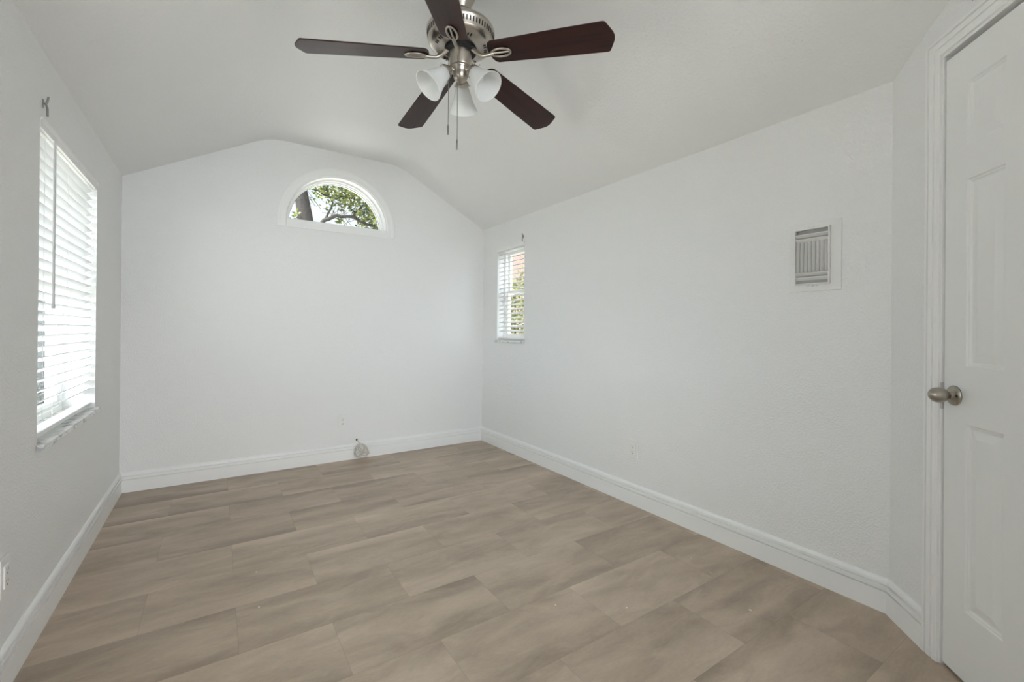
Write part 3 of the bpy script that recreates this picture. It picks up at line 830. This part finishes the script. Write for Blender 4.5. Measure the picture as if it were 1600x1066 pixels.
for az in (57, 177, 297):
    a = math.radians(az); t_ = math.radians(47)
    dh = Vector((math.cos(a), math.sin(a), 0)); ax = dh * math.cos(t_) - Vector((0, 0, 1)) * math.sin(t_)
    st_ = Vector((FX, FY, 2.236)) + dh * 0.046
    b = bm_()
    tube(b, [Vector((FX, FY, 2.228)) + dh * 0.026, Vector((FX, FY, 2.232)) + dh * 0.036, st_, st_ + ax * 0.012], [0.0085, 0.0085, 0.010, 0.012], 12)
    lathe(b, [(0.0115, 0.004), (0.016, 0.010), (0.023, 0.018), (0.0285, 0.026), (0.030, 0.029), (0.030, 0.037), (0.0285, 0.0375)], st_, ax, 32, True, True)
    for sgn in (0, 1, 2):
        e1 = ax.cross(Vector((0, 0, 1))).normalized(); e2 = ax.cross(e1)
        dd = e1 * math.cos(sgn * 2 * PI / 3 + 0.4) + e2 * math.sin(sgn * 2 * PI / 3 + 0.4)
        q = st_ + ax * 0.033
        tube(b, [q + dd * 0.028, q + dd * 0.036, q + dd * 0.0365, q + dd * 0.039], [0.0014, 0.0014, 0.003, 0.003], 8)
    lf = obj('lamp_holder', b, M['nickel'], fan, bs, smooth=45)
    b = bm_()
    pr = [(0.0255, 0.030), (0.0275, 0.040), (0.0310, 0.052), (0.0360, 0.068), (0.0410, 0.085), (0.0460, 0.102), (0.0530, 0.120), (0.0600, 0.134), (0.0640, 0.143), (0.0645, 0.146), (0.0630, 0.1465)]
    inn = [(r_ - 0.003, d_ - 0.001) for r_, d_ in reversed(pr[:-1])]
    lathe(b, pr + inn, st_, ax, 48)
    tag(obj('glass_shade', b, M['frost'], fan, bs, smooth=60), 'frosted white bell-shaped glass shade')
    b = bm_()
    lathe(b, [(0.011, 0.034), (0.012, 0.044), (0.016, 0.054), (0.021, 0.064), (0.0220, 0.072), (0.019, 0.081), (0.011, 0.087), (0.0, 0.089)], st_, ax, 24)
    obj('light_bulb', b, M['plastic'], lf, bs, smooth=60)

Rh = Vector((0.834, -0.551, 0)); Fh = Vector((0.551, 0.834, 0))
for off_r, off_f, ztop, zend, fob in ((-0.049, -0.018, 2.285, 1.950, 0.045), (-0.006, -0.050, 2.275, 1.874, 0.045)):
    p_ = Vector((FX, FY, 0)) + Rh * off_r + Fh * off_f
    b = bm_()
    tube(b, [p_ - (Rh * off_r + Fh * off_f).normalized() * 0.008 + Vector((0, 0, ztop)), p_ + Vector((0, 0, ztop)), p_ + Vector((0, 0, ztop - 0.01)), p_ + Vector((0, 0, zend + fob))], 0.0013, 6)
    for i in range(int((ztop - 0.01 - zend - fob) / 0.0075)):
        lathe(b, [(0.0, -0.0019), (0.0019, 0.0), (0.0, 0.0019)], p_ + Vector((0, 0, zend + fob + i * 0.0075)), (0, 0, 1), 6)
    ch = obj('pull_chain', b, M['bracket'], fan, bs, smooth=60)
    b = bm_()
    lathe(b, [(0.0, 0.0), (0.0034, 0.002), (0.0040, 0.012), (0.0034, 0.036), (0.0020, fob), (0.0, fob + 0.002)], p_ + Vector((0, 0, zend)), (0, 0, 1), 12)
    obj('chain_fob', b, M['bracket'], ch, bs, smooth=60)

# ------------------------------------------------------------------ paint flecks on the floor
flecks = [(2.395, -2.53), (2.50, -2.60), (1.70, -2.53), (0.70, -1.60), (2.34, -2.98), (2.46, -2.73), (1.93, -2.70), (0.69, -1.90)]
tagtxt = ['white paint fleck on the planks near the vent-wall baseboard, largest of those', 'white paint fleck on the floor closest to the vent-wall baseboard', 'white paint fleck on the floor mid-room right of the fan',
          'tiny fleck on the floor left of centre, farther from the camera', 'white paint fleck on the floor nearest the closet door', 'white paint fleck on the floor between baseboard and closet door',
          'white paint fleck on the floor in front of the closet corner', 'tiny fleck on the floor left of centre, nearer the camera']
for (x, y), lb in zip(flecks, tagtxt):
    b = bm_(); rr = random.uniform(0.003, 0.005)
    k = 7; ang = [2 * PI * i / k for i in range(k)]
    prism(b, [(rr * random.uniform(0.6, 1.2) * math.cos(t_), rr * random.uniform(0.6, 1.2) * math.sin(t_)) for t_ in ang], [], lambda u, v, d: Vector((x + u, y + v, d)), 0.0, 0.0016)
    tag(obj('paint_fleck', b, M['chip'], None, (x, y, 0)), lb, 'paint fleck', 'paint flecks on the floor')

# ------------------------------------------------------------------ outdoors
b = bm_(); box(b, -25, 30, TH + 0.01, 40, -0.42, -0.30); box(b, -25, -TH - 0.01, -12, TH + 0.01, -0.42, -0.30); box(b, W + TH + 0.01, 30, -12, TH + 0.01, -0.42, -0.30)
box(b, -TH - 0.01, W + TH + 0.01, -12, YR - 0.21, -0.42, -0.16)
tag(obj('ground', b, M['soil']), 'gravelly yard outside the windows', 'ground', kind='structure')

def leaves(b, pts, size, rg):
    for p in pts:
        s = size * rg.uniform(0.6, 1.3)
        d = Vector((rg.gauss(0, 1), rg.gauss(0, 1), rg.gauss(0, 1) * 0.7)).normalized()
        w = d.cross(Vector((rg.gauss(0, 1), rg.gauss(0, 1), rg.gauss(0, 1)))).normalized()
        n_ = d.cross(w)
        q = [p, p + d * s * 0.35 + w * s * 0.26 + n_ * s * 0.06, p + d * s, p + d * s * 0.35 - w * s * 0.26 + n_ * s * 0.06]
        vv = [b.verts.new(x) for x in q]
        b.faces.new([vv[0], vv[1], vv[2]]); b.faces.new([vv[0], vv[2], vv[3]])

rg = random.Random(11)
tree = empty('shade_tree', (1.95, 4.2, -0.30)); bs = tree.location
tag(tree, 'leafy tree seen through the half-round window', 'tree')
b = bm_()
tube(b, [(1.98, 4.2, -0.30), (1.92, 4.2, 0.9), (1.84, 4.2, 2.3), (1.74, 4.15, 3.0), (1.62, 4.1, 3.6), (1.5, 4.0, 4.6)], [0.20, 0.16, 0.135, 0.115, 0.10, 0.07], 14)
obj('trunk', b, M['bark'], tree, bs, smooth=60)
branches = [
    ([(1.84, 4.2, 2.55), (1.92, 4.1, 2.80), (2.02, 4.0, 2.92), (2.2, 3.95, 3.01), (2.45, 3.95, 3.03), (2.7, 4.0, 2.96), (3.0, 4.0, 2.90), (3.3, 4.1, 2.80)], 0.042),
    ([(2.02, 4.0, 2.92), (2.10, 4.0, 3.10), (2.15, 4.0, 3.22), (2.05, 4.0, 3.42), (2.0, 4.0, 3.7)], 0.020),
    ([(1.66, 4.1, 3.45), (1.9, 4.0, 3.40), (2.15, 4.0, 3.30), (2.3, 4.0, 3.36), (2.5, 4.1, 3.5)], 0.017),
    ([(2.45, 3.95, 3.03), (2.55, 4.0, 3.18), (2.68, 4.0, 3.30), (2.8, 4.0, 3.48), (2.95, 4.0, 3.7)], 0.022),
    ([(2.68, 4.0, 3.30), (2.78, 4.0, 3.22), (2.9, 4.0, 3.10)], 0.012),
    ([(1.6, 4.1, 3.7), (1.9, 4.1, 3.85), (2.3, 4.1, 3.85), (2.8, 4.1, 3.8)], 0.03),
]
for pts, r0 in branches:
    b = bm_(); k = len(pts)
    sub = []
    for i in range(k - 1):
        for s in range(3):
            t_ = s / 3; p = Vector(pts[i]).lerp(Vector(pts[i + 1]), t_)
            sub.append(p + Vector((rg.gauss(0, 0.008), rg.gauss(0, 0.008), rg.gauss(0, 0.008))))
    sub.append(Vector(pts[-1]))
    tube(b, sub, [r0 * (1 - 0.65 * i / (len(sub) - 1)) for i in range(len(sub))], 8)
    obj('branch', b, M['bark'], tree, bs, smooth=60)
for i in range(46):
    b = bm_(); p = Vector((rg.uniform(1.75, 3.0), rg.uniform(3.7, 4.3), rg.uniform(3.0, 3.6)))
    q = p + Vector((rg.gauss(0, 0.16), rg.gauss(0, 0.1), rg.gauss(0, 0.13)))
    tube(b, [p, p.lerp(q, 0.5) + Vector((rg.gauss(0, 0.02), 0, rg.gauss(0, 0.02))), q], [0.005, 0.004, 0.003], 5)
    obj('twig', b, M['bark'], tree, bs)
b = bm_()
pts = []
def clump(c, s, k):
    for _ in range(k): pts.append(Vector((rg.gauss(c[0], s[0]), rg.gauss(c[1], s[1]), rg.gauss(c[2], s[2]))))
clump((2.15, 4.0, 3.50), (0.26, 0.3, 0.08), 620)
clump((2.45, 4.0, 3.44), (0.16, 0.3, 0.08), 300)
clump((1.98, 4.0, 3.33), (0.07, 0.2, 0.06), 45)
clump((2.85, 4.0, 3.22), (0.13, 0.3, 0.10), 420)
clump((2.95, 4.0, 3.00), (0.14, 0.3, 0.09), 420)
clump((2.62, 4.0, 3.10), (0.12, 0.2, 0.07), 170)
clump((2.35, 4.0, 3.25), (0.22, 0.2, 0.06), 120)
clump((2.26, 4.0, 2.93), (0.035, 0.05, 0.035), 34)
clump((1.60, 4.0, 2.93), (0.04, 0.1, 0.05), 26)
clump((2.3, 4.2, 3.95), (0.6, 0.5, 0.15), 700)
clump((0.55, 4.2, 3.55), (0.40, 0.45, 0.35), 800)
clump((3.2, 4.2, 3.5), (0.3, 0.4, 0.3), 420)
leaves(b, pts, 0.068, rg)
obj('foliage', b, M['leaf'], tree, bs)

def hedge(name, x0, x1, y0, y1, z1, mt, k, label, cat, size=0.07, z0=-0.30):
    root = empty(name, ((x0 + x1) / 2, (y0 + y1) / 2, z0)); q = root.location
    tag(root, label, cat)
    b = bm_(); p = []
    for _ in range(k):
        u, v, w = rg.uniform(-1, 1), rg.uniform(-1, 1), rg.uniform(0, 1)
        s_ = (1 - 0.25 * w * w)
        p.append(Vector(((x0 + x1) / 2 + u * s_ * (x1 - x0) / 2, (y0 + y1) / 2 + v * s_ * (y1 - y0) / 2, z0 + 0.08 + w * (z1 - z0) + rg.gauss(0, 0.05))))
    leaves(b, p, size, rg)
    obj('foliage', b, mt, root, q)
    b = bm_()
    for i in range(6):
        fx_ = x0 + (x1 - x0) * (i + 0.5) / 6; fy_ = (y0 + y1) / 2 + rg.uniform(-0.2, 0.2)
        tube(b, [(fx_, fy_, z0), (fx_ + rg.gauss(0, 0.05), fy_, z0 + (z1 - z0) * 0.5), (fx_ + rg.gauss(0, 0.1), fy_ + rg.gauss(0, 0.1), z1 - 0.1)], [0.03, 0.02, 0.008], 6)
    obj('stems', b, M['bark'], root, q)
hedge('garden_hedge', 5.2, 7.4, 2.2, 6.6, 2.2, M['hedge'], 7000, 'yellow-green hedge outside the narrow side window', 'hedge', 0.10)
hedge('dark_shrub', -3.2, -1.15, 3.6, 4.8, 0.55, M['shrub'], 3500, 'dark low shrub outside the larger side window', 'shrub', 0.07)

# neighbouring house beyond the hedge
nh = empty('neighbour_house', (12, 11, -0.30)); q = nh.location
tag(nh, 'pink stuccoed house beyond the hedge, glimpsed through the narrow blind', 'house')
b = bm_(); box(b, 9.0, 18, 9.5, 16, -0.30, 4.6); obj('house_wall', b, M['stucco'], nh, q)
b = bm_(); prism(b, [(9.0, 4.6), (17.0, 4.6), (16.6, 4.9), (12.9, 6.6), (9.4, 4.9)], [], lambda u, v, d: Vector((d, u, v)), 8.5, 18.5); obj('roof', b, M['roof'], nh, q)
# fence by the left side yard
fe = empty('board_fence', (-3.2, 7.0, -0.30)); q = fe.location
tag(fe, 'dark grey board fence beyond the shrub outside the larger window', 'fence')
b = bm_()
for i in range(30): box(b, -5.6 + i * 0.16, -5.6 + i * 0.16 + 0.16, 6.98, 7.0, -0.28, 1.75)
obj('boards', b, M['fence'], fe, q)
b = bm_(); box(b, -5.6, -0.8, 7.0, 7.05, 0.1, 0.2); box(b, -5.6, -0.8, 7.0, 7.05, 1.35, 1.45); obj('rails', b, M['fence'], fe, q)
for i in range(4):
    b = bm_(); box(b, -5.4 + i * 1.5, -5.3 + i * 1.5, 7.05, 7.15, -0.30, 1.8); obj('post', b, M['fence'], fe, q)
